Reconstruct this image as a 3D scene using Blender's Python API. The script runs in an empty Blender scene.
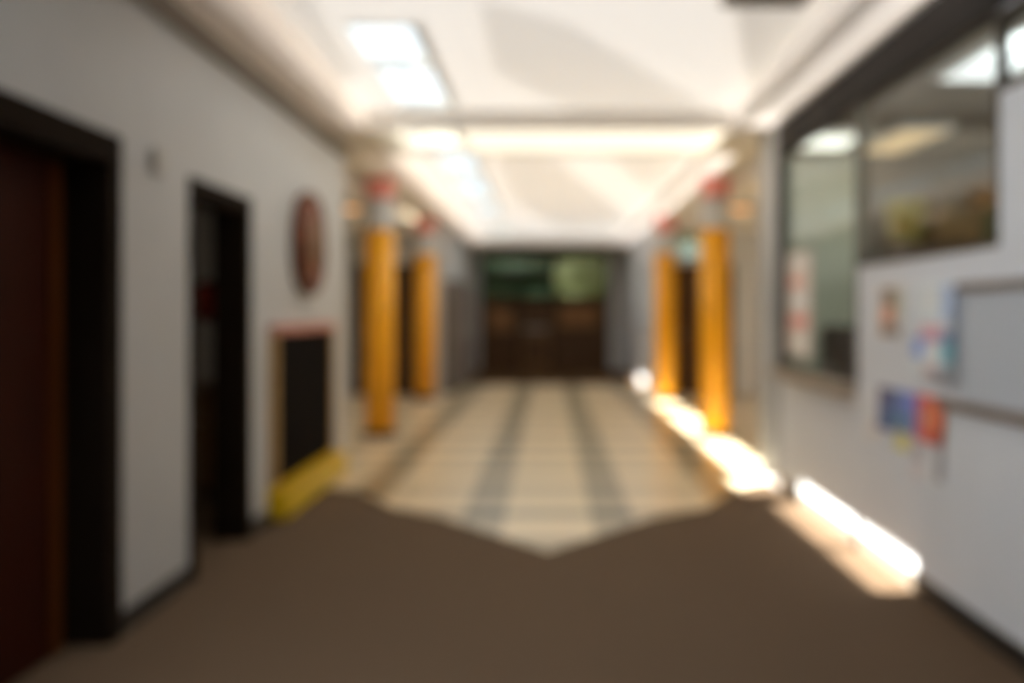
import bpy, bmesh, math, random
from mathutils import Vector, Matrix
random.seed(7)
S = bpy.context.scene
COL = S.collection
WX = 1.85            # half width of the corridor
EYE = 1.40

# ------------------------------------------------------------------ materials
def lin(c):
    return tuple(((v/255.)/12.92 if v/255. <= .04045 else ((v/255.+.055)/1.055)**2.4) for v in c)

def mat(name, rgb, rough=.6, var=.06, scale=6., metal=0., spec=.4, bump=0., stretch=None):
    m = bpy.data.materials.new(name); m.use_nodes = True
    nt = m.node_tree; b = nt.nodes['Principled BSDF']
    c = lin(rgb)
    tc = nt.nodes.new('ShaderNodeTexCoord'); n = nt.nodes.new('ShaderNodeTexNoise')
    n.inputs['Scale'].default_value = scale; n.inputs['Detail'].default_value = 4
    if stretch:
        mp = nt.nodes.new('ShaderNodeMapping'); mp.inputs['Scale'].default_value = stretch
        nt.links.new(tc.outputs['Object'], mp.inputs['Vector']); nt.links.new(mp.outputs[0], n.inputs['Vector'])
    else:
        nt.links.new(tc.outputs['Object'], n.inputs['Vector'])
    r = nt.nodes.new('ShaderNodeValToRGB')
    r.color_ramp.elements[0].position = .3; r.color_ramp.elements[1].position = .7
    r.color_ramp.elements[0].color = tuple(v*(1-var) for v in c)+(1,)
    r.color_ramp.elements[1].color = tuple(min(1, v*(1+var)) for v in c)+(1,)
    nt.links.new(n.outputs['Fac'], r.inputs['Fac']); nt.links.new(r.outputs['Color'], b.inputs['Base Color'])
    b.inputs['Roughness'].default_value = rough; b.inputs['Metallic'].default_value = metal
    b.inputs['Specular IOR Level'].default_value = spec
    if bump:
        bp = nt.nodes.new('ShaderNodeBump'); bp.inputs['Strength'].default_value = bump; bp.inputs['Distance'].default_value = .01
        nt.links.new(n.outputs['Fac'], bp.inputs['Height']); nt.links.new(bp.outputs[0], b.inputs['Normal'])
    return m

def lamp_mat(name, rgb, strength):
    m = bpy.data.materials.new(name); m.use_nodes = True
    nt = m.node_tree; b = nt.nodes['Principled BSDF']
    b.inputs['Base Color'].default_value = lin(rgb)+(1,)
    b.inputs['Emission Color'].default_value = lin(rgb)+(1,)
    b.inputs['Emission Strength'].default_value = strength
    return m

def glass_mat(name, tint=(.96, .975, .96)):
    m = bpy.data.materials.new(name); m.use_nodes = True
    nt = m.node_tree; nt.nodes.clear()
    o = nt.nodes.new('ShaderNodeOutputMaterial'); mx = nt.nodes.new('ShaderNodeMixShader')
    t = nt.nodes.new('ShaderNodeBsdfTransparent'); t.inputs[0].default_value = tint+(1,)
    g = nt.nodes.new('ShaderNodeBsdfGlossy'); g.inputs['Roughness'].default_value = 0
    lw = nt.nodes.new('ShaderNodeLayerWeight'); lw.inputs[0].default_value = .5
    pw = nt.nodes.new('ShaderNodeMath'); pw.operation = 'POWER'; pw.inputs[1].default_value = 5
    f = nt.nodes.new('ShaderNodeMath'); f.operation = 'MULTIPLY_ADD'; f.inputs[1].default_value = .5; f.inputs[2].default_value = .025
    nt.links.new(lw.outputs['Facing'], pw.inputs[0]); nt.links.new(pw.outputs[0], f.inputs[0])
    nt.links.new(f.outputs[0], mx.inputs[0]); nt.links.new(t.outputs[0], mx.inputs[1])
    nt.links.new(g.outputs[0], mx.inputs[2]); nt.links.new(mx.outputs[0], o.inputs[0])
    return m

def fibre_mat(name, rgb, t):
    m = bpy.data.materials.new(name); m.use_nodes = True
    nt = m.node_tree; nt.nodes.clear(); L = nt.links.new
    o = nt.nodes.new('ShaderNodeOutputMaterial'); mx = nt.nodes.new('ShaderNodeMixShader')
    d = nt.nodes.new('ShaderNodeBsdfDiffuse'); tr = nt.nodes.new('ShaderNodeBsdfTranslucent')
    n = nt.nodes.new('ShaderNodeTexNoise'); n.inputs['Scale'].default_value = 3
    r = nt.nodes.new('ShaderNodeMapRange'); r.inputs['To Min'].default_value = t*.95; r.inputs['To Max'].default_value = t*1.05
    d.inputs[0].default_value = lin(rgb)+(1,); tr.inputs[0].default_value = lin(rgb)+(1,)
    L(n.outputs['Fac'], r.inputs['Value']); L(r.outputs[0], mx.inputs[0])
    L(d.outputs[0], mx.inputs[1]); L(tr.outputs[0], mx.inputs[2]); L(mx.outputs[0], o.inputs[0])
    return m

def tile_mat():
    m = bpy.data.materials.new('vinyl_tile'); m.use_nodes = True
    nt = m.node_tree; b = nt.nodes['Principled BSDF']; L = nt.links.new
    tc = nt.nodes.new('ShaderNodeTexCoord'); sp = nt.nodes.new('ShaderNodeSeparateXYZ')
    L(tc.outputs['Object'], sp.inputs[0])
    def math_(op, a, v=None):
        n = nt.nodes.new('ShaderNodeMath'); n.operation = op
        if hasattr(a, 'node'): L(a, n.inputs[0])
        else: n.inputs[0].default_value = a
        if v is not None:
            if hasattr(v, 'node'): L(v, n.inputs[1])
            else: n.inputs[1].default_value = v
        return n.outputs[0]
    T = .305
    # tiles of one foot; every third row and column is olive, darkest where they cross
    iy = math_('FLOOR', math_('DIVIDE', math_('ADD', sp.outputs['Y'], T*300+.49), T))
    fx = math_('ABSOLUTE', math_('SUBTRACT', math_('ABSOLUTE', sp.outputs['X']), .44))
    fx2 = math_('ABSOLUTE', math_('SUBTRACT', math_('ABSOLUTE', sp.outputs['X']), 1.37))
    sx = math_('MAXIMUM', math_('LESS_THAN', fx, .145), math_('LESS_THAN', fx2, .15))
    sy = math_('LESS_THAN', math_('MODULO', iy, 3.), .5)
    f = math_('ADD', math_('MULTIPLY', sx, .52), math_('MULTIPLY', sy, .48))
    rp = nt.nodes.new('ShaderNodeValToRGB'); rp.color_ramp.interpolation = 'LINEAR'
    rp.color_ramp.elements[0].color = lin(TILE_LIGHT)+(1,)
    rp.color_ramp.elements[1].color = lin(TILE_DARK)+(1,)
    L(f, rp.inputs[0])
    n = nt.nodes.new('ShaderNodeTexNoise'); n.inputs['Scale'].default_value = 14; n.inputs['Detail'].default_value = 6
    L(tc.outputs['Object'], n.inputs['Vector'])
    mx = nt.nodes.new('ShaderNodeMix'); mx.data_type = 'RGBA'; mx.blend_type = 'MULTIPLY'; mx.inputs[0].default_value = .18
    L(rp.outputs[0], mx.inputs[6]); L(n.outputs['Color'], mx.inputs[7])
    L(mx.outputs[2], b.inputs['Base Color'])
    b.inputs['Roughness'].default_value = .28
    b.inputs['Specular IOR Level'].default_value = .45
    return m

T1, T2, T3, T4 = .073, .104, .088, .042
TILE_LIGHT = (252, 232, 196); TILE_DARK = (92, 90, 66)
M = dict(
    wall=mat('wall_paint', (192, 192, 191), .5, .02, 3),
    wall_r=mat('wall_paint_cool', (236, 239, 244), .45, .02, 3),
    ceil=mat('ceiling_paint', (238, 232, 224), .7, .02, 2),
    fibre=fibre_mat('translucent_panel', (246, 244, 240), T1), fibre4=fibre_mat('translucent_panel_dense', (240, 232, 224), T4), fibre3=fibre_mat('translucent_panel_edge', (246, 243, 240), T3), fibre2=fibre_mat('translucent_panel_clear', (250, 246, 232), T2),
    rib=mat('ceiling_rib_paint', (250, 247, 238), .35, .01, 2),
    trim_dark=mat('dark_trim', (32, 25, 19), .7, .08, 8),
    crown=mat('crown_trim', (128, 118, 106), .5, .05, 8),
    base=mat('rubber_base', (46, 40, 34), .5, .08, 12),
    carpet=mat('carpet', (106, 87, 69), .95, .16, 260, spec=.1, bump=.4),
    mat_dark=mat('entrance_carpet', (84, 60, 36), .95, .16, 200, spec=.1, bump=.4),
    tile=tile_mat(),
    frame=mat('bronze_frame', (36, 27, 19), .85, .08, 6, spec=.05),
    mahog=mat('mahogany', (52, 17, 5), .6, .25, 3, stretch=(6, 6, .6), spec=.06),
    oak=mat('amber_edge', (84, 44, 10), .6, .15, 4, stretch=(6, 6, .6), spec=.06),
    metal=mat('brushed_metal', (176, 174, 170), .3, .05, 20, metal=.9),
    yellow=mat('pencil_yellow', (250, 176, 24), .38, .05, 3),
    ferr=mat('pencil_ferrule', (206, 207, 208), .4, .05, 20),
    eraser=mat('pencil_eraser', (242, 156, 146), .7, .06, 10),
    graphite=mat('graphite_base', (52, 44, 38), .5, .1, 10),
    post=mat('grey_post', (184, 188, 193), .4, .02, 4),
    glass=glass_mat('clear_glass'), tint=glass_mat('tinted_glass', (.45, .48, .42)),
    sage=mat('sage_paint', (224, 231, 208), .6, .03, 2),
    taupe=mat('taupe_paint', (150, 140, 126), .6, .04, 2),
    offceil=mat('office_ceiling', (150, 140, 124), .8, .05, 5),
    cab=mat('dark_cabinet', (74, 60, 46), .5, .15, 3, stretch=(1, 1, .2)),
    plinth=mat('counter_laminate', (168, 152, 134), .4, .06, 8),
    printer=mat('dark_plastic', (56, 46, 40), .4, .08, 8),
    bin=mat('yellowgreen_plastic', (196, 186, 92), .4, .05, 6),
    card=mat('brown_card', (142, 112, 70), .8, .1, 8),
    green=mat('olive_green', (92, 98, 48), .7, .12, 8),
    orange=mat('orange_plastic', (186, 138, 84), .5, .08, 6),
    purple=mat('mauve_card', (134, 116, 106), .7, .06, 6),
    chalk=mat('chalkboard', (16, 10, 7), .9, .2, 5, spec=.05),
    tan=mat('tan_wood', (178, 140, 84), .5, .1, 4, stretch=(6, 6, 1)),
    pinkrail=mat('rose_rail', (196, 128, 110), .5, .06, 5),
    ybar=mat('yellow_tray', (222, 184, 22), .4, .06, 5),
    plq_rim=mat('plaque_rim', (104, 58, 36), .6, .25, 6),
    plq_red=mat('plaque_red', (150, 70, 42), .5, .3, 7),
    plq_tan=mat('plaque_tan', (112, 78, 42), .5, .3, 9),
    beige=mat('beige_plastic', (186, 182, 175), .5, .04, 8),
    cork=mat('cork', (150, 108, 70), .9, .25, 50),
    wood_dark=mat('dark_wood', (84, 57, 32), .45, .25, 3, stretch=(6, 6, .5), spec=.25),
    wood_mid=mat('mid_wood', (112, 80, 48), .45, .2, 3, stretch=(6, 6, .5), spec=.25),
    locker=mat('locker_paint', (112, 104, 100), .45, .08, 5),
    redcloth=mat('red_cloth', (150, 40, 26), .9, .15, 8),
    tacklin=mat('tack_panel', (204, 208, 214), .7, .03, 40),
    winframe=mat('window_frame_taupe', (104, 96, 86), .6, .04, 6, spec=.2),
    rail=mat('taupe_rail', (134, 120, 110), .45, .08, 6),
    vent=mat('vent_grey', (150, 138, 122), .5, .08, 8),
    ventdark=mat('vent_dark', (96, 86, 74), .6, .1, 8),
    leaf=mat('leaf', (106, 128, 108), .6, .35, 3),
    leaf2=mat('leaf_light', (164, 164, 124), .6, .3, 3),
    bark=mat('bark', (84, 66, 48), .9, .3, 8),
    ground=mat('outdoor_lawn', (110, 118, 80), .9, .2, 2),
    skyglass=mat('skylight_frame', (232, 230, 226), .4, .02, 4),
    l_office=lamp_mat('office_tube', (240, 246, 250), 1.15),
    l_white=lamp_mat('office_white', (246, 250, 240), 1.8), l_tan=lamp_mat('office_tan_lamp', (214, 184, 136), .9),
    l_warm=lamp_mat('warm_downlight', (255, 190, 130), 1.0),
)
PAPER = {}
def paper(rgb):
    if rgb not in PAPER:
        PAPER[rgb] = mat('print_%02x%02x%02x' % rgb, tuple(min(246, v*1.1+16) for v in rgb), .55, .05, 12)
    return PAPER[rgb]

# ------------------------------------------------------------------ mesh helpers
def box(bm, x0, x1, y0, y1, z0, z1, mi=0):
    vs = [bm.verts.new(p) for p in ((x0,y0,z0),(x1,y0,z0),(x1,y1,z0),(x0,y1,z0),(x0,y0,z1),(x1,y0,z1),(x1,y1,z1),(x0,y1,z1))]
    for f in ((0,3,2,1),(4,5,6,7),(0,1,5,4),(1,2,6,5),(2,3,7,6),(3,0,4,7)):
        fc = bm.faces.new([vs[i] for i in f]); fc.material_index = mi

def lathe(bm, prof, n=32, cx=0, cy=0, mi=0, axis='Z', o=(0,0,0)):
    rings = []
    for r, z in prof:
        ring = []
        for k in range(n):
            a = 2*math.pi*k/n
            p = (r*math.cos(a), r*math.sin(a), z)
            if axis == 'X': p = (p[2], p[0], p[1])
            if axis == 'Y': p = (p[0], p[2], p[1])
            ring.append(bm.verts.new((p[0]+cx+o[0], p[1]+cy+o[1], p[2]+o[2])))
        rings.append(ring)
    for a, b in zip(rings, rings[1:]):
        for k in range(n):
            f = bm.faces.new((a[k], a[(k+1) % n], b[(k+1) % n], b[k])); f.smooth = True; f.material_index = mi
    for ring in (rings[0], rings[-1]):
        f = bm.faces.new(ring); f.material_index = mi

def obj(name, bm, m, parent=None, loc=None, bevel=0):
    bmesh.ops.recalc_face_normals(bm, faces=bm.faces[:])
    me = bpy.data.meshes.new(name); bm.to_mesh(me); bm.free()
    for x in (m if isinstance(m, (list, tuple)) else [m]): me.materials.append(x)
    o = bpy.data.objects.new(name, me); COL.objects.link(o)
    if parent: o.parent = parent
    if loc: o.location = loc
    if bevel:
        bv = o.modifiers.new('bevel', 'BEVEL'); bv.width = bevel; bv.segments = 2; bv.limit_method = 'ANGLE'
    return o

def bx(name, m, *r, parent=None, bevel=0):
    bm = bmesh.new()
    if isinstance(r[0], (int, float)): r = (r,)
    for q in r: box(bm, *q)
    return obj(name, bm, m, parent, bevel=bevel)

def tag(o, label, cat, group=None):
    o['label'] = label; o['category'] = cat; o['kind'] = 'thing'
    if group: o['group'] = group
    return o

def thing(name, label, cat, loc=(0,0,0), group=None, rz=0):
    o = bpy.data.objects.new(name, None); COL.objects.link(o)
    o.location = loc; o.rotation_euler = (0, 0, rz); o.empty_display_size = .1
    return tag(o, label, cat, group)

def struct(name, m, *r, parent=None, bevel=0):
    o = bx(name, m, *r, parent=parent, bevel=bevel)
    if not parent: o['kind'] = 'structure'
    return o

def kids(o): return [c for c in bpy.data.objects if c.parent == o]
def dup(root, loc, label=None):
    r = root.copy(); COL.objects.link(r); r.location = loc
    if label: r['label'] = label
    for ch in kids(root):
        c = ch.copy(); COL.objects.link(c); c.parent = r
        for g in kids(ch):
            d = g.copy(); COL.objects.link(d); d.parent = c
    return r

def slab(bm, x0, x1, y0, y1, z0, z1, holes):
    """horizontal slab with rectangular holes (x0,x1,y0,y1)"""
    xs = sorted({x0, x1} | {h[0] for h in holes} | {h[1] for h in holes})
    ys = sorted({y0, y1} | {h[2] for h in holes} | {h[3] for h in holes})
    for a, b in zip(xs, xs[1:]):
        for c, d in zip(ys, ys[1:]):
            mx, my = (a+b)/2, (c+d)/2
            if any(h[0] < mx < h[1] and h[2] < my < h[3] for h in holes): continue
            box(bm, a, b, c, d, z0, z1)

def wall_slab(bm, x0, x1, y0, y1, z0, z1, holes):
    """vertical wall along y with holes (y0,y1,z0,z1)"""
    ys = sorted({y0, y1} | {h[0] for h in holes} | {h[1] for h in holes})
    zs = sorted({z0, z1} | {h[2] for h in holes} | {h[3] for h in holes})
    for a, b in zip(ys, ys[1:]):
        for c, d in zip(zs, zs[1:]):
            my, mz = (a+b)/2, (c+d)/2
            if any(h[0] < my < h[1] and h[2] < mz < h[3] for h in holes): continue
            box(bm, x0, x1, a, b, c, d)

# ------------------------------------------------------------------ floor
def poly(bm, pts, z0, z1):
    lo = [bm.verts.new((x, y, z0)) for x, y in pts]; hi = [bm.verts.new((x, y, z1)) for x, y in pts]
    bm.faces.new(lo[::-1]); bm.faces.new(hi); n = len(pts)
    for i in range(n): bm.faces.new((lo[i], lo[(i+1) % n], hi[(i+1) % n], hi[i]))
YB, YE = -2.5, 24.0
bm = bmesh.new(); box(bm, -4.6, 6.0, YB-.2, YE+.3, -.12, -.004)
o = obj('floor', bm, M['tile']); o['kind'] = 'structure'
bm = bmesh.new()
poly(bm, [(-2.06, YB), (WX, YB), (WX, 8.3), (1.55, 8.0), (1.12, 7.12), (.68, 6.75), (0, 5.82), (-.72, 6.8), (-1.12, 7.15), (-1.5, 7.85), (-WX, 7.95), (-2.06, 7.95)], -.004, .004)
o = obj('floor_carpet', bm, M['carpet']); o['kind'] = 'structure'
bm = bmesh.new(); box(bm, -1.9, 1.9, 19.3, YE, -.004, .004)
o = obj('floor_entrance_carpet', bm, M['mat_dark']); o['kind'] = 'structure'

# ------------------------------------------------------------------ ceiling: soffits, cross beams, recessed trays with skylight slots
ZS, ZT = 2.90, 3.06
XL, XR = -1.80, 1.81
BL, BR = -1.45, 1.50
SL = (-1.20, -.77)
Y0T = 4.3                                     # the first tray starts here; nearer the ceiling is closed
slots1 = [(SL[0], SL[1], 5.75, 6.70), (SL[0], SL[1], 6.74, 8.1)]
slotb = [(SL[0], SL[1], 8.45, 9.3)]
slots2 = [(SL[0], SL[1], 9.75, 12.1), (SL[0], SL[1], 12.3, 14.7), (SL[0], SL[1], 15.4, 17.2), (SL[0], SL[1], 19.9, 21.4)]
Y0B, Y1B = 8.24, 9.55
bm = bmesh.new()
slab(bm, -5.0, 6.2, YB-.3, YE+.4, ZT+.02, ZT+.07, [(XL, XR, Y0T, 22.0)])       # deck
box(bm, -WX-.25, XL, YB, YE, ZS, ZT+.02); box(bm, XR, WX+.25, YB, YE, ZS, ZT+.02)
box(bm, XL, XR, YB, Y0T, ZS, ZT+.02); box(bm, XL, XR, 22.0, YE, ZS, ZT+.02)
box(bm, XL, XR, Y0B, Y0B+.04, ZS, ZT+.05); box(bm, XL, XR, Y1B-.04, Y1B, ZS, ZT+.05)
box(bm, XL, BL, Y0B+.04, Y1B-.04, ZS, ZT+.02); box(bm, BR, XR, Y0B+.04, Y1B-.04, ZS, ZT+.02)
o = obj('ceiling', bm, M['ceil']); o['kind'] = 'structure'
def sheet_roof(name, y0, y1, z, holes, m, XL=XL, XR=XR):
    bm = bmesh.new()
    xs = sorted({XL, XR} | {h[0] for h in holes} | {h[1] for h in holes})
    ys = sorted({y0, y1} | {h[2] for h in holes} | {h[3] for h in holes})
    for a, b in zip(xs, xs[1:]):
        for c, d in zip(ys, ys[1:]):
            mx, my = (a+b)/2, (c+d)/2
            if any(h[0] < mx < h[1] and h[2] < my < h[3] for h in holes): continue
            bm.faces.new([bm.verts.new(p) for p in ((a, c, z), (b, c, z), (b, d, z), (a, d, z))])
    bmesh.ops.remove_doubles(bm, verts=bm.verts[:], dist=1e-4)
    o = obj(name, bm, m); o['kind'] = 'structure'
TL, TR = -1.5, 1.5
sheet_roof('ceiling_glazing', Y0T, Y0B, ZT, slots1, M['fibre'], TL, TR)
for nm, a, b, tl in (('left', XL, TL, TL), ('right', TR, XR, TR)):
    for y0, y1, k in ((Y0T, Y0B, ''), (Y1B, 22.0, '_far')):
        fm = M['fibre4' if nm == 'left' else 'fibre3']
        sheet_roof('ceiling_glazing_%s%s' % (nm, k), y0, y1, ZS+.02, [], fm, a, b)
        bm = bmesh.new(); bm.faces.new([bm.verts.new(p) for p in ((tl, y0, ZS+.02), (tl, y1, ZS+.02), (tl, y1, ZT), (tl, y0, ZT))])
        obj('ceiling_fascia_%s%s' % (nm, k), bm, fm)['kind'] = 'structure'
sheet_roof('ceiling_glazing_cross', Y0B+.04, Y1B-.04, ZS+.02, slotb, M['fibre2'], BL, BR)
sheet_roof('ceiling_glazing_far', Y1B, 22.0, ZT, slots2, M['fibre'], TL, TR)
# side aisle ceilings and office ceiling
bx('ceiling_aisle', M['ceil'], (-4.6, -2.15, 9.0, 17.0, 2.75, 2.85), (WX+.2, 4.2, 8.6, 17.0, 2.75, 2.85))['kind'] = 'structure'
bx('ceiling_office', M['offceil'], (1.97, 6.0, .5, 8.6, 2.76, 2.86))['kind'] = 'structure'
# added unseen slats above the translucent panels, shading grey zones into the ceiling
def slats(name, pts, cover, z, pitch=.06):
    pts = [Vector(p) for p in pts]
    y = min(p.y for p in pts); top = max(p.y for p in pts); bm = bmesh.new()
    while y < top:
        xs = []
        for p, q in zip(pts, pts[1:]+pts[:1]):
            if (p.y <= y) != (q.y <= y): xs.append(p.x+(q.x-p.x)*(y-p.y)/(q.y-p.y))
        xs.sort()
        if len(xs) >= 2 and xs[-1]-xs[0] > .02: box(bm, xs[0], xs[-1], y, y+pitch*cover, z, z+.01)
        y += pitch
    o = obj(name, bm, M['crown']); o['kind'] = 'structure'
ZL = ZT+.09
slats('shade_slats_1', [(.80, 4.9), (1.75, 4.9), (1.75, 7.9), (1.45, 7.6)], .4, ZL)
slats('shade_slats_2', [(-.45, 5.3), (.05, 5.8), (1.25, 8.2), (.1, 8.2), (-.45, 6.9)], .25, ZL)
slats('shade_slats_7', [(-1.8, 4.3), (-1.3, 4.3), (-1.4, 7.0), (-1.8, 7.6)], .34, ZL)
slats('shade_slats_8', [(-.64, 10.2), (.0, 10.8), (1.5, 18.7), (.23, 20.), (-.6, 15)], .3, ZL)
slats('shade_slats_9', [(.57, 10.6), (1.6, 10.6), (1.55, 14.8)], .3, ZL)
# ------------------------------------------------------------------ walls
D1 = (3.05, 4.22, 0, 2.06); D2 = (5.21, 6.14, 0, 2.04)
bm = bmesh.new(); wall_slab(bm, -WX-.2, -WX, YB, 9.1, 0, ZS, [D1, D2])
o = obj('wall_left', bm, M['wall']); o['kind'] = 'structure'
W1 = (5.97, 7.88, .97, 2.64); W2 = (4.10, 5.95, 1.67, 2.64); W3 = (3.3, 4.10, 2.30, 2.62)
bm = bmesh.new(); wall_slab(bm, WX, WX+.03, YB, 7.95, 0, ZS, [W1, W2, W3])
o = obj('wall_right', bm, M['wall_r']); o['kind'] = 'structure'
struct('wall_right_end', M['post'], (WX-.03, WX+.06, 7.95, 8.6, 0, ZS))
struct('wall_back', M['wall'], (-WX-.2, WX+.2, YB-.15, YB, 0, ZS))
struct('wall_left_aisle', M['wall'], (-3.5, -3.35, 9.1, 17.0, 0, 2.75), (-3.5, -WX-.2, 8.95, 9.1, 0, 2.9))
struct('wall_right_aisle', M['wall'], (3.85, 4.0, 8.6, 17.0, 0, 2.75))
DAL = (-3.25, -2.25); DAR = (2.12, 3.12)
def end_wall(name, x0, x1, d, m, tr=None):
    over = [(d[0], d[1], 16.8, 16.95, 2.2, 2.75)]
    if tr: over = [(d[0], d[1], 16.8, 16.95, 2.2, tr[2]), (d[0], tr[0], 16.8, 16.95, tr[2], tr[3]), (tr[1], d[1], 16.8, 16.95, tr[2], tr[3]), (d[0], d[1], 16.8, 16.95, tr[3], 2.75)]
    struct(name, m, (x0, d[0], 16.8, 16.95, 0, 2.75), (d[1], x1, 16.8, 16.95, 0, 2.75), *over)
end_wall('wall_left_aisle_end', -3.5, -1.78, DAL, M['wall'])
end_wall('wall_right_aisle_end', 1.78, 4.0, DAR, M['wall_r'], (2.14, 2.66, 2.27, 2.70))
f = struct('window_13', M['winframe'], (2.14, 2.17, 16.78, 16.97, 2.27, 2.70), (2.63, 2.66, 16.78, 16.97, 2.27, 2.70), (2.17, 2.63, 16.78, 16.97, 2.27, 2.30), (2.17, 2.63, 16.78, 16.97, 2.67, 2.70))
bx('pane', M['tint'], (2.17, 2.63, 16.87, 16.878, 2.30, 2.67), parent=f)
struct('wall_left_far', M['wall'], (-2.0, -WX-.02, 16.95, YE, 0, ZS))
bm = bmesh.new(); wall_slab(bm, WX+.02, 2.0, 16.95, YE, 0, ZS, [(18.6, 19.8, 1.1, 2.3)])
o = obj('wall_right_far', bm, M['wall_r']); o['kind'] = 'structure'
# far end wall with the transom opening and the doors below
TX = (-1.62, 1.46); TZ = (1.72, 2.74)
struct('wall_far_sides', M['wall'], (-2.0, TX[0], YE-.02, YE+.15, 0, ZS), (TX[1], 2.0, YE-.02, YE+.15, 0, ZS))
struct('wall_far', M['wood_dark'],
       (TX[0], TX[1], YE, YE+.15, TZ[1], ZS), (TX[0], -.72, YE, YE+.15, 0, TZ[0]), (.12, TX[1], YE, YE+.15, 0, TZ[0]))
# crown, base, header
struct('trim_3', M['crown'], (-WX, -WX+.05, YB, 9.1, 2.80, ZS))
struct('trim_4', M['trim_dark'], (WX-.035, WX, YB, 7.93, 2.64, 2.87))
struct('trim_5', M['trim_dark'], (WX-.025, WX, 7.84, 7.95, .95, 2.64))
struct('baseboard_left', M['base'], (-WX, -WX+.015, YB, D1[0]-.09, .004, .1), (-WX, -WX+.015, D1[1]+.09, D2[0]-.07, .004, .1),
       (-WX, -WX+.015, D2[1]+.07, 9.1, .004, .1))
struct('baseboard_right', M['base'], (WX-.012, WX, YB, 5.05, .004, .095))
struct('baseboard_right_sun_tint', M['crown'], (WX-.012, WX, 5.05, 7.95, .004, .095))  # sun on the dark rubber base, put into a paler colour

# ------------------------------------------------------------------ windows of the right wall
def window(n, y0, y1, z0, z1, mulls=(), w=.05, fm=None, openside=None):
    f = struct('window_%d' % n, M['winframe'], (WX-.01, WX+.035, y0, y0+w, z0, z1), (WX-.01, WX+.035, y1-w, y1, z0, z1),
               (WX-.01, WX+.035, y0+w, y1-w, z0, z0+w), (WX-.01, WX+.035, y0+w, y1-w, z1-w, z1))
    bx('pane', M['glass'], (WX+.02, WX+.028, y0+w, y1-w, z0+w, z1-w), parent=f)
    return f
window(1, *W1, w=.018); window(2, *W2, w=.018); window(3, *W3, w=.018)
struct('trim_6', M['plinth'], (WX-.10, WX+.06, 6.0, 7.9, .90, .965), bevel=.006)

# ------------------------------------------------------------------ door 1 (mahogany leaf deep in its bronze frame)
def door_frame(d, depth, w):
    y0, y1, z0, z1 = d
    return [(-WX-depth, -WX+.015, y0, y0+.03, 0, z1), (-WX-depth, -WX+.015, y1-.03, y1, 0, z1), (-WX-depth, -WX+.015, y0+.03, y1-.03, z1-.03, z1),
            (-WX, -WX+.015, y0-w, y0, 0, z1+w), (-WX, -WX+.015, y1, y1+w, 0, z1+w), (-WX, -WX+.015, y0, y1, z1, z1+w)]
d1 = struct('door_1', M['frame'], *door_frame(D1, .2, .09))
leaf = bx('door_leaf', M['mahog'], (-2.05, -2.005, D1[0]+.03, D1[1]-.11, .01, D1[3]-.035), parent=d1)
bx('edge_strip', M['oak'], (-2.05, -1.995, D1[1]-.2, D1[1]-.11, .012, D1[3]-.04), parent=leaf)
bx('door_stop', M['frame'], (-2.05, -2.03, D1[1]-.11, D1[1]-.03, .01, D1[3]-.03), parent=d1)
bm = bmesh.new(); lathe(bm, [(.012, 0), (.012, .05), (.026, .055), (.026, .1), (.016, .11)], 16, axis='X', o=(-2.005, D1[0]+.12, 1.0))
obj('door_handle', bm, M['metal'], leaf)
# door 2: open doorway to a dim side room
d2 = struct('door_2', M['frame'], *door_frame(D2, .2, .06))
bx('door_leaf', M['wood_dark'], (-2.95, -2.07, D2[0]-.045, D2[0], .01, 2.0), parent=d2)
struct('wall_side_room', M['wall'], (-4.6, -2.05, 8.0, 8.1, 0, 2.9), (-4.6, -2.05, 4.75, 4.85, 0, 2.9), (-4.7, -4.6, 4.75, 8.1, 0, 2.9))
struct('ceiling_side_room', M['ceil'], (-4.6, -2.05, 4.85, 8.0, 2.55, 2.65))
struct('floor_side_room', M['carpet'], (-4.6, -2.06, 4.85, 8.0, -.004, .003))
struct('wall_behind_door', M['frame'], (-2.12, -2.06, 2.9, 4.4, 0, 2.4))

# ------------------------------------------------------------------ things on the left wall
t = thing('wall_plaque', 'round brown plaque with mottled red and tan face hung on the left wall', 'plaque', (-WX+.0005, 7.56, 1.915))
bm = bmesh.new(); lathe(bm, [(.375, 0), (.39, .02), (.39, .075), (.365, .095), (.325, .09), (.31, .07), (.31, 0)], 48, axis='X')
obj('rim', bm, M['plq_rim'], t)
bm = bmesh.new(); lathe(bm, [(.309, .0), (.309, .072), (.2, .078), (.19, .078)], 48, axis='X'); obj('face', bm, M['plq_red'], t)
bm = bmesh.new(); lathe(bm, [(.19, .07), (.19, .09), (.15, .1), (.06, .105), (.02, .105)], 40, axis='X'); obj('boss', bm, M['plq_tan'], t)
bm = bmesh.new()
for k in range(8):
    a = k*math.pi/4+.2; c = Vector((0, .25*math.cos(a), .25*math.sin(a)))
    lathe(bm, [(.036, .07), (.034, .086), (.02, .09)], 14, axis='X', o=tuple(c))
obj('rosettes', bm, M['plq_tan'], t)['kind'] = 'stuff'

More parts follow.
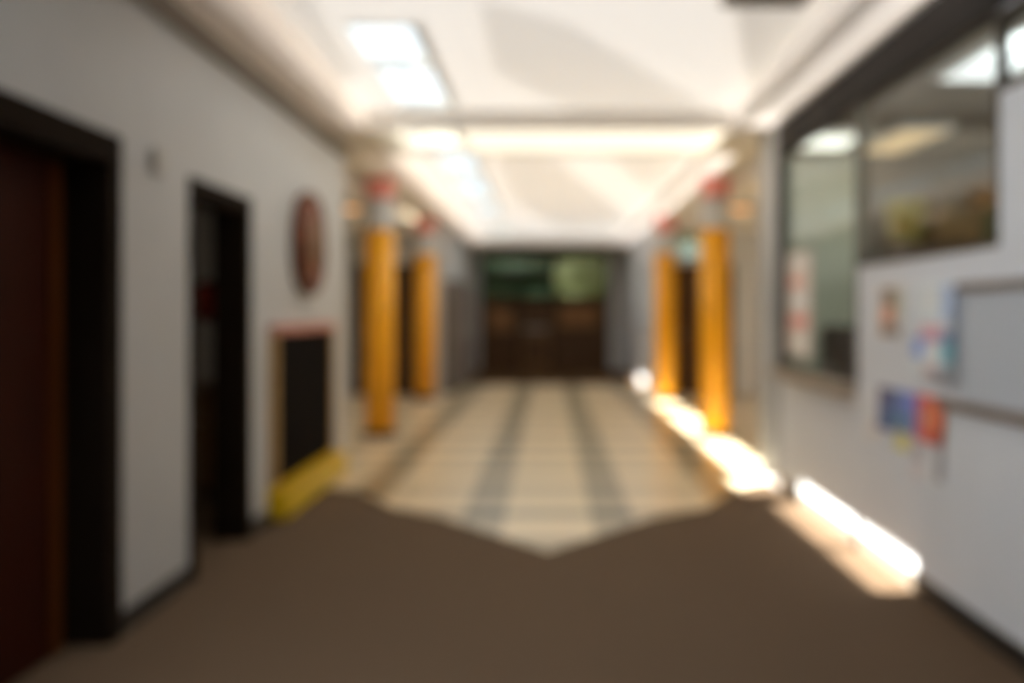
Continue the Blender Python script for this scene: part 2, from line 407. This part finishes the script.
t = thing('chalkboard', 'low black board with rose top rail and yellow tray on the left wall', 'board', (-WX, 7.56, 0))
bx('panel', M['chalk'], (.002, .03, -.86, .86, .24, 1.25), parent=t)
bx('top_rail', M['pinkrail'], (.0, .05, -.94, .94, 1.25, 1.31), parent=t, bevel=.006)
for s in (-1, 1):
    bx('stile', M['tan'], (0, .045, min(s*.94, s*.86), max(s*.94, s*.86), .24, 1.25), parent=t, bevel=.005)
bm = bmesh.new()
bx('tray', M['ybar'], (0, .03, -.97, 1.02, .03, .24), (.03, .13, -.97, 1.02, .03, .06), (.11, .13, -.97, 1.02, .06, .22), (.03, .11, -.97, -.95, .06, .2), (.03, .11, 1.0, 1.02, .06, .2), parent=t, bevel=.004)
t = thing('wall_speaker', 'small square beige box high on the left wall between the two doorways', 'speaker', (-WX, 4.70, 2.11))
bx('housing', M['beige'], (0, .03, -.055, .055, -.06, .06), parent=t, bevel=.008)
bx('grille', M['beige'], (.03, .034, -.04, .04, -.045, .045), parent=t, bevel=.002)

# coat hung on the side room wall, dark chair-height cabinet in the side room
t = thing('red_banner', 'dark red cloth hanging on the wall inside the open left doorway', 'banner', (-2.75, 7.99, 1.62))
bx('rod', M['frame'], (-.35, .35, -.03, -.005, .0, .025), parent=t)
bm = bmesh.new()
N = 24
for i in range(N):
    x0, x1 = -.3+.6*i/N, -.3+.6*(i+1)/N
    yy = lambda x: -.03-.012*math.sin(x*40)
    vs = [bm.verts.new(p) for p in ((x0, yy(x0), -.28), (x1, yy(x1), -.28), (x1, yy(x1), .0), (x0, yy(x0), .0))]
    bm.faces.new(vs).smooth = True
bmesh.ops.remove_doubles(bm, verts=bm.verts[:], dist=1e-4)
o = obj('cloth', bm, M['redcloth'], t); sd = o.modifiers.new('s', 'SOLIDIFY'); sd.thickness = .006
t = thing('low_cabinet', 'low dark brown cabinet standing inside the open left doorway', 'cabinet', (-2.62, 7.7, 0))
bx('body', M['wood_dark'], (-.4, .4, -.25, .28, .05, .82), parent=t, bevel=.004)
bx('top', M['wood_mid'], (-.42, .42, -.28, .29, .82, .85), parent=t, bevel=.004)
for s in (-1, 1):
    q = bx('door', M['wood_mid'], (min(s*.01, s*.38), max(s*.01, s*.38), -.268, -.25, .09, .79), parent=t, bevel=.004)
    bm = bmesh.new(); lathe(bm, [(.008, 0), (.008, -.015), (.014, -.02), (.01, -.03)], 12, axis='Y', o=(s*.05, -.268, .6)); obj('knob', bm, M['metal'], q)

# ------------------------------------------------------------------ pencil columns
def pencil(loc, label):
    t = thing('pencil_column', label, 'column', loc, 'columns dressed as pencils')
    R_ = .165
    bm = bmesh.new(); lathe(bm, [(R_+.03, 0), (R_+.03, .05), (R_+.015, .07), (R_, .075)], 40); obj('base', bm, M['graphite'], t)
    bm = bmesh.new(); n = 40
    lathe(bm, [(R_, .07), (R_, 2.32)], n); obj('shaft', bm, M['yellow'], t)
    bm = bmesh.new(); prof = [(R_+.004, 2.32)]
    for k in range(5):
        z = 2.34+k*.062
        prof += [(R_+.004, z), (R_+.012, z+.012), (R_+.012, z+.03), (R_+.004, z+.042)]
    prof += [(R_+.004, 2.66)]
    lathe(bm, prof, n); obj('ferrule', bm, M['ferr'], t)
    bm = bmesh.new(); lathe(bm, [(R_-.004, 2.655), (R_-.002, 2.86), (R_-.02, 2.9)], n); obj('eraser', bm, M['eraser'], t)
    return t
p0 = pencil((1.86, 11.15, 0), 'yellow pencil column on the right side, nearer of its pair')
dup(p0, (1.85, 15.8, 0), 'yellow pencil column on the right side, farther of its pair')
dup(p0, (-1.89, 11.25, 0), 'yellow pencil column on the left side, nearer of its pair')
dup(p0, (-1.97, 16.05, 0), 'yellow pencil column on the left side, farther of its pair')

# ------------------------------------------------------------------ aisle doors, lamps
def aisle_door(n, d, m, y=16.8, lites=True):
    x0, x1 = d; h = 2.2
    f = struct('door_%d' % n, M['frame'], (x0, x0+.05, y-.02, y+.12, 0, h), (x1-.05, x1, y-.02, y+.12, 0, h), (x0+.05, x1-.05, y-.02, y+.12, h-.05, h))
    l = bx('door_leaf', m, (x0+.05, x1-.05, y+.03, y+.075, -.004, h-.05), parent=f)
    bx('panel', M['wood_dark'], (x0+.17, x1-.17, y+.022, y+.03, .25, .95), (x0+.17, x1-.17, y+.022, y+.03, 1.1, 1.95), parent=l, bevel=.004)
    bm = bmesh.new(); lathe(bm, [(.012, 0), (.012, -.045), (.03, -.05), (.03, -.07), (.02, -.08)], 14, axis='Y', o=(x0+.13, y+.03, 1.02)); obj('door_handle', bm, M['metal'], l)
aisle_door(3, DAL, M['wood_dark']); aisle_door(4, DAR, M['wood_dark'])
def downlight(loc, label):
    t = thing('ceiling_lamp', label, 'lamp', loc, 'round aisle ceiling lamps')
    bm = bmesh.new(); lathe(bm, [(.2, 0), (.2, -.03), (.17, -.05), (.165, -.03), (.165, 0)], 32); obj('ring', bm, M['crown'], t)
    bm = bmesh.new(); lathe(bm, [(.163, -.005), (.163, -.03), (.14, -.055), (.08, -.075), (.02, -.08)], 32); obj('diffuser', bm, M['l_warm'], t)
    return t
l0 = downlight((-2.5, 12.6, 2.75), 'round warm ceiling lamp in the aisle behind the left pencil columns')
dup(l0, (2.42, 12.6, 2.75), 'round warm ceiling lamp in the aisle behind the right pencil columns')
# locker bank on the far left wall
t = thing('locker_bank', 'grey brown locker bank along the far left wall past the pencil columns', 'lockers', (-WX+.001, 17.2, 0))
bx('body', M['locker'], (0, .28, 0, 4.8, .08, 1.95), parent=t)
bx('plinth', M['base'], (0, .25, .02, 4.78, .004, .08), parent=t)
for k in range(12):
    y0 = .02+k*.397
    q = bx('door', M['locker'], (.28, .295, y0+.01, y0+.385, .1, 1.93), parent=t, bevel=.003)
    bx('handle', M['metal'], (.295, .315, y0+.05, y0+.075, .98, 1.12), parent=q)
# window of the far right wall
f = struct('window_5', M['post'], (WX, 2.02, 18.6, 18.65, 1.1, 2.3), (WX, 2.02, 19.75, 19.8, 1.1, 2.3), (WX, 2.02, 18.65, 19.75, 1.1, 1.15), (WX, 2.02, 18.65, 19.75, 2.25, 2.3), (WX, 2.02, 19.17, 19.23, 1.15, 2.25))
bx('pane', M['glass'], (1.93, 1.938, 18.65, 19.75, 1.15, 2.25), parent=f)

# ------------------------------------------------------------------ far end: transom windows, doors, pinboards, trees outside
fy0, fy1 = YE-.03, YE+.16
zb = 2.19
f = struct('window_4', M['frame'], (TX[0], TX[0]+.06, fy0, fy1, *TZ), (TX[1]-.06, TX[1], fy0, fy1, *TZ), (TX[0]+.06, TX[1]-.06, fy0, fy1, TZ[0], TZ[0]+.06),
           (TX[0]+.06, TX[1]-.06, fy0, fy1, TZ[1]-.06, TZ[1]), (.08, .16, fy0, fy1, TZ[0]+.06, TZ[1]-.06),
           (TX[0]+.06, .08, fy0, fy1, zb-.14, zb+.16))
bx('pane', M['tint'], (TX[0]+.06, TX[1]-.06, YE+.06, YE+.068, TZ[0]+.06, TZ[1]-.06), parent=f)
f = struct('door_5', M['frame'], (-.72, -.66, YE-.03, YE+.15, 0, TZ[0]), (.06, .12, YE-.03, YE+.15, 0, TZ[0]), (-.66, .06, YE-.03, YE+.15, TZ[0]-.06, TZ[0]))
l = bx('door_leaf', M['wood_mid'], (-.66, .06, YE+.04, YE+.09, -.004, TZ[0]-.06), parent=f)
bx('panel', M['wood_dark'], (-.56, -.04, YE+.03, YE+.04, .2, .8), (-.56, -.04, YE+.03, YE+.04, .95, 1.55), parent=l)
bx('push_bar', M['metal'], (-.6, 0, YE-.02, YE+.01, .98, 1.03), parent=l)
def pinboard(x, z, w, h, label):
    t = thing('pinboard', label, 'pinboard', (x, YE, z), 'cork pinboards')
    bx('cork', M['cork'], (-w/2+.03, w/2-.03, -.02, 0, -h/2+.03, h/2-.03), parent=t)
    bx('frame', M['wood_mid'], (-w/2, w/2, -.03, 0, h/2-.03, h/2), (-w/2, w/2, -.03, 0, -h/2, -h/2+.03), (-w/2, -w/2+.03, -.03, 0, -h/2+.03, h/2-.03), (w/2-.03, w/2, -.03, 0, -h/2+.03, h/2-.03), parent=t)
pinboard(-1.14, 1.22, .6, .6, 'small cork pinboard on the dark end wall beside the door, under the darker glass')
pinboard(.72, 1.3, .95, .55, 'wide cork pinboard on the dark end wall under the brighter transom glass')

def tree(x, y, h, r, m, label, n=2800):
    t = thing('leafy_tree', label, 'tree', (x, y, -.1), 'trees beyond the end windows')
    bm = bmesh.new(); lathe(bm, [(.16, 0), (.11, h*.3), (.08, h*.6), (.03, h*.85)], 12); obj('trunk', bm, M['bark'], t)
    bm = bmesh.new()
    for i in range(n):
        a, b = random.uniform(0, 2*math.pi), random.uniform(-1, 1); q = math.sqrt(1-b*b); rr = r*random.uniform(.15, 1)
        p = Vector((q*math.cos(a)*rr, q*math.sin(a)*rr, h*.62+b*rr*1.25))
        s = random.uniform(.09, .17); R = Matrix.Rotation(random.uniform(0, 6.28), 3, Vector((random.uniform(-1,1), random.uniform(-1,1), random.uniform(-1,1))).normalized())
        vs = [bm.verts.new(p+R @ Vector(v)*s) for v in ((-1,0,0),(0,-.5,.1),(1,0,0),(0,.5,.1))]
        bm.faces.new(vs)
    obj('foliage', bm, m, t)
tree(-1.5, 26.6, 3.4, 1.2, M['leaf'], 'dark green tree outside behind the wide end window')
tree(1.35, 26.9, 3.4, 1.25, M['leaf2'], 'yellow green tree outside behind the narrow bright end window')
tree(-.55, 30.2, 4.3, 1.75, M['leaf'], 'taller green tree outside, between and behind the two nearer trees', 3600)
struct('ground', M['ground'], (-14, 14, YE+.3, 40, -.3, -.12))

# ------------------------------------------------------------------ the office behind the glass
struct('wall_office_end', M['sage'], (1.97, 2.62, 8.45, 8.55, 0, 2.76))
struct('wall_office_far', M['taupe'], (2.62, 6.0, 8.45, 8.55, 0, 2.76), (5.9, 6.0, .5, 8.45, 0, 2.76), (1.97, 6.0, .5, .6, 0, 2.76))
struct('floor_office', M['carpet'], (1.97, 6.0, .5, 8.5, -.004, .003))
t = thing('service_counter', 'tan counter standing along the inside of the office window', 'counter', (2.27, 5.9, 0))
bx('body', M['cab'], (-.25, .25, -1.9, 1.9, .05, .9), parent=t)
bx('worktop', M['plinth'], (-.28, .3, -1.95, 1.95, .9, .94), parent=t, bevel=.006)
t = thing('printer', 'dark brown printer on the office counter behind the lower pane', 'printer', (2.16, 7.1, .94))
bx('body', M['printer'], (-.15, .15, -.3, .3, 0, .33), parent=t, bevel=.015)
bx('lid', M['printer'], (-.14, .14, -.28, .28, .33, .36), parent=t, bevel=.008)
bx('paper_tray', M['beige'], (-.18, -.15, -.2, .2, .05, .07), parent=t)
t = thing('tall_cabinet', 'tall dark cabinet along the far end of the office behind glass', 'cabinet', (4.25, 8.15, 0))
bx('body', M['cab'], (-1.55, 1.55, -.22, .28, .06, 1.92), parent=t)
bx('top', M['wood_mid'], (-1.58, 1.58, -.26, .29, 1.92, 1.96), parent=t)
for k in range(4):
    x0 = -1.53+k*.767
    q = bx('door', M['cab'], (x0, x0+.75, -.24, -.22, .1, 1.9), parent=t, bevel=.004)
    bx('handle', M['metal'], (x0+.66, x0+.68, -.265, -.24, .95, 1.15), parent=q)
zt = 1.962
bm = bmesh.new(); lathe(bm, [(.13, 0), (.17, .32), (.18, .33), (.16, .34), (.13, .02)], 28)
tag(obj('storage_bin', bm, M['bin'], loc=(2.90, 8.1, zt)), 'yellow green round bin on top of the dark office cabinet', 'bin')
def carton(name, m, x, w, h, label):
    t = thing(name, label, 'box', (x, 8.12, zt))
    bx('body', m, (-w/2, w/2, -.18, .18, 0, h), parent=t, bevel=.006)
    bx('lid', m, (-w/2-.008, w/2+.008, -.188, .188, h-.08, h+.004), parent=t, bevel=.006)
carton('carton', M['card'], 3.27, .36, .25, 'brown card box with lid on the office cabinet beside the round bin')
carton('storage_box', M['green'], 3.66, .36, .26, 'olive green lidded box on the office cabinet beside the brown one')
carton('storage_box', M['green'], 4.06, .36, .2, 'low olive lidded box on the office cabinet, farthest from the bin')
carton('storage_crate', M['purple'], 4.5, .42, .3, 'mauve lidded box on the office cabinet past the olive boxes')
t = thing('orange_box', 'orange lidded box stacked on an olive green box in the office', 'box', (3.66, 8.12, zt+.266))
bx('body', M['orange'], (-.17, .17, -.16, .16, 0, .17), parent=t, bevel=.006)
bx('lid', M['orange'], (-.18, .18, -.168, .168, .11, .175), parent=t, bevel=.004)
def panel_light(x, y, label, m, lx=.3, ly=1.2):
    t = thing('office_ceiling_light', label, 'light', (x, y, 2.76), 'office ceiling lights')
    bx('frame', M['skyglass'], (-lx/2-.03, lx/2+.03, -ly/2-.03, -ly/2, -.04, 0), (-lx/2-.03, lx/2+.03, ly/2, ly/2+.03, -.04, 0), (-lx/2-.03, -lx/2, -ly/2, ly/2, -.04, 0), (lx/2, lx/2+.03, -ly/2, ly/2, -.04, 0), parent=t)
    bx('diffuser', m, (-lx/2, lx/2, -ly/2, ly/2, -.035, -.005), parent=t)
panel_light(2.40, 4.9, 'long white office ceiling light seen high through the glass nearest the camera', M['l_office'], .34, 1.6)
panel_light(2.2, 7.8, 'short white office ceiling light just in front of the pale green office wall', M['l_white'], .34, .6)
panel_light(2.75, 7.8, 'tan glowing office ceiling light between the pale green wall and the dark cabinet', M['l_tan'], .34, 1.1)
panel_light(3.95, 7.9, 'tan glowing office ceiling light above the dark cabinet, deepest in the office', M['l_tan'], .34, .9)

# ------------------------------------------------------------------ papers and boards on the right wall
def sheet(name, y0, y1, z0, z1, patches, label, cat='poster', group=None, base=(226, 226, 228), xoff=.0012, curl=.012, nx=20, nz=28):
    """sheet on the right wall; patches (u0,u1,v0,v1,rgb): u from its far edge (left as seen) to near, v from the bottom up"""
    mats = [paper(base)]; idx = {base: 0}
    for p in patches:
        if p[4] not in idx: idx[p[4]] = len(mats); mats.append(paper(p[4]))
    bm = bmesh.new(); cy, cz = (y0+y1)/2, z1
    grid = []
    for j in range(nz+1):
        row = []
        for i in range(nx+1):
            u, v = i/nx, j/nz
            bulge = curl*(1-v)**2*(.4+.6*(2*u-1)**2)
            row.append(bm.verts.new((-xoff-bulge, (y1-cy)+(y0-y1)*u, (z0-z1)*(1-v))))
        grid.append(row)
    for j in range(nz):
        for i in range(nx):
            fc = bm.faces.new((grid[j][i], grid[j][i+1], grid[j+1][i+1], grid[j+1][i])); fc.smooth = True
            u, v = (i+.5)/nx, (j+.5)/nz
            for p in patches:
                if p[0] <= u <= p[1] and p[2] <= v <= p[3]: fc.material_index = idx[p[4]]
    o = obj(name, bm, mats, loc=(WX, cy, cz))
    sd = o.modifiers.new('s', 'SOLIDIFY'); sd.thickness = .002; sd.offset = 0
    return tag(o, label, cat, group)
t = thing('tack_board', 'long pale grey tack board with taupe rails on the right wall', 'board', (WX, 2.9, 0))
bx('panel', M['tacklin'], (-.012, 0, -1.7, 1.56, 1.01, 1.49), parent=t)
bx('top_rail', M['rail'], (-.03, 0, -1.7, 1.58, 1.49, 1.53), parent=t, bevel=.004)
bx('bottom_rail', M['rail'], (-.05, 0, -1.7, 1.75, .965, 1.01), parent=t, bevel=.004)
sheet('poster', 7.1, 7.78, 1.07, 1.84, [(.0, 1, 0, 1, (240, 192, 184)), (.12, .9, .84, .96, (238, 212, 206)), (.12, .9, .45, .62, (240, 222, 218)), (.2, .8, .05, .2, (236, 216, 204)), (.12, .5, .68, .76, (208, 128, 122)), (.12, .9, .28, .38, (212, 138, 130))],
      'pink and white striped poster fixed to the window by the grey post', xoff=-.017, curl=.002)
sheet('picture', 5.17, 5.62, 1.26, 1.55, [(.18, .72, .04, .94, (142, 112, 92)), (.22, .6, .3, .62, (204, 146, 118)), (.3, .6, .62, .9, (120, 108, 88)), (.45, .85, .04, .2, (128, 120, 112)), (.72, .95, .4, .9, (188, 190, 172))],
      'small white sheet with a brown and peach picture on the right wall', 'picture', base=(206, 202, 198))
sheet('poster', 4.48, 4.98, 1.08, 1.54, [(0, 1, 0, 1, (200, 206, 218)), (.1, .7, .72, .97, (206, 216, 226)), (.7, 1, .62, .97, (170, 186, 214)), (.2, .8, .44, .56, (214, 172, 178)), (.15, .75, .38, .45, (178, 128, 158)), (0, .3, .22, .44, (136, 158, 206)), (.72, 1, .38, .5, (96, 112, 150)), (.7, 1, .18, .38, (120, 172, 184)), (.3, .7, .12, .36, (212, 218, 214)), (.28, .62, .02, .14, (190, 166, 164)), (.62, .95, .0, .16, (128, 136, 146))],
      'pale blue poster with pink and teal bands on the right wall', xoff=.0315)
G = None
sheet('flyer', 5.5, 5.82, .67, .95, [(.1, .9, .7, .9, (222, 206, 208)), (.1, .8, .1, .4, (208, 200, 196))], 'pinkish white flyer at the far end of the lower row of papers', 'flyer', base=(232, 220, 220))
sheet('drawing', 5.30, 5.58, .76, .99, [(0, 1, 0, 1, (80, 88, 130)), (.3, .9, .1, .5, (76, 102, 140)), (0, .6, .75, 1, (80, 64, 90))], 'navy drawing in the lower row beside the pinkish white flyer', 'drawing', xoff=.0045)
sheet('drawing', 5.03, 5.29, .78, .99, [(0, 1, 0, 1, (98, 124, 176)), (.4, 1, .5, 1, (116, 124, 192)), (0, .6, .1, .4, (96, 132, 150))], 'mid blue drawing in the lower row next to the orange sheet', 'drawing', xoff=.0045)
sheet('drawing', 4.64, 5.01, .765, .995, [(0, 1, 0, 1, (216, 92, 62)), (.2, .6, .25, .75, (236, 132, 92)), (.65, .95, .0, .3, (150, 46, 58)), (0, .2, 0, 1, (176, 84, 130)), (.93, 1, 0, 1, (120, 128, 96))], 'orange red drawing at the near end of the lower row of papers', 'drawing', xoff=.0045)
sheet('note', 5.12, 5.3, .68, .775, [(0, 1, 0, 1, (208, 198, 120)), (.1, .9, .3, .4, (186, 172, 88))], 'small yellow note hanging under the blue drawings', 'note')
sheet('flyer', 4.9, 5.1, .56, .76, [(.15, .85, .5, .85, (176, 168, 168)), (.15, .85, .15, .3, (200, 192, 192))], 'grey and white flyer under the gap between blue and orange drawings', 'flyer', base=(206, 200, 200))
sheet('flyer', 4.66, 4.87, .58, .755, [(.5, 1, .1, 1, (150, 146, 148)), (.1, .45, .2, .8, (224, 214, 218))], 'white flyer with a grey side under the orange red drawing', 'flyer', base=(220, 212, 216))

# ceiling vent
t = thing('ceiling_vent', 'square taupe air vent in the pale ceiling near the right soffit', 'vent', (1.14, 5.05, ZT))
bx('frame', M['vent'], (-.22, .22, -.3, -.26, -.03, 0), (-.22, .22, .26, .3, -.03, 0), (-.22, -.18, -.26, .26, -.03, 0), (.18, .22, -.26, .26, -.03, 0), parent=t)
bx('backing', M['ventdark'], (-.18, .18, -.26, .26, -.006, 0), parent=t)
for k in range(7):
    bx('louver', M['vent'], (-.18, .18, -.24+k*.074, -.2+k*.074, -.028, -.01), parent=t)
# skylight frames: one lining per slot
for i, h in enumerate(slots1+slotb+slots2):
    z = ZS+.02 if h in slotb else ZT
    s = struct('window_%d' % (6+i), M['skyglass'], (h[0], h[0]+.012, h[2], h[3], z-.012, z+.05), (h[1]-.02, h[1], h[2], h[3], z-.012, z+.05),
           (h[0]+.02, h[1]-.02, h[2], h[2]+.02, z-.012, z+.05), (h[0]+.02, h[1]-.02, h[3]-.02, h[3], z-.012, z+.05))
    bx('pane', M['glass'], (h[0]+.02, h[1]-.02, h[2]+.02, h[3]-.02, z+.03, z+.036), parent=s)

# ------------------------------------------------------------------ light
SUN = 38.0; SKY = 2.2
sd = bpy.data.lights.new('sun', 'SUN'); sd.energy = SUN; sd.angle = .012; sd.color = (1, .945, .89)
so = bpy.data.objects.new('sun', sd); COL.objects.link(so)
dirv = Vector((2.8, -.78, -3.08))
so.rotation_euler = dirv.to_track_quat('-Z', 'Y').to_euler(); so.location = (-6, 12, 9)
w = bpy.data.worlds.new('World'); S.world = w; w.use_nodes = True
bg = w.node_tree.nodes['Background']; bg.inputs[0].default_value = (.86, .93, 1, 1); bg.inputs[1].default_value = SKY

def area(name, loc, rot, sx, sy, e, col):
    d = bpy.data.lights.new(name, 'AREA'); d.shape = 'RECTANGLE'; d.size = sx; d.size_y = sy; d.energy = e; d.color = col
    o = bpy.data.objects.new(name, d); COL.objects.link(o); o.location = loc; o.rotation_euler = rot
    return o

area('side_room_fill', (-3.3, 6.2, 2.5), (0, 0, 0), .6, .6, 2.6, (1, .84, .64))  # added light without a fixture, lifts the dim side room
area('office_fill', (2.6, 4.7, 2.6), Vector((-.3, 3.7, -.8)).to_track_quat('-Z', 'Y').to_euler(), .4, .2, 20, (.95, 1, .95))  # added fill out of view, brightens the sage office wall
d = Vector((1, -.04, -.4))
area('right_wall_fill', (-1.45, 2.9, 2.7), d.to_track_quat('-Z', 'Y').to_euler(), .25, 1.6, 62, (.93, .97, 1))  # unseen light added to brighten the right wall
# ------------------------------------------------------------------ camera
cd = bpy.data.cameras.new('camera'); co = bpy.data.objects.new('camera', cd); COL.objects.link(co)
co.location = (0, 0, EYE); co.rotation_euler = (math.pi/2, 0, 0)
cd.sensor_width = 36; cd.lens = 36*1000/1024
cd.shift_x = -36/1024; cd.shift_y = -29.5/1024
cd.clip_start = .02
DOF = True
cd.dof.use_dof = DOF; cd.dof.focus_distance = .6
cd.dof.aperture_fstop = 2.55
S.camera = co
S.view_settings.view_transform = 'Standard'; S.view_settings.look = 'None'
S.view_settings.exposure = 0; S.view_settings.gamma = 1
S.view_settings.use_curve_mapping = False
S.cycles.use_denoising = True
S.cycles.max_bounces = 12; S.cycles.diffuse_bounces = 8; S.cycles.transparent_max_bounces = 12
S.cycles.sample_clamp_indirect = 6
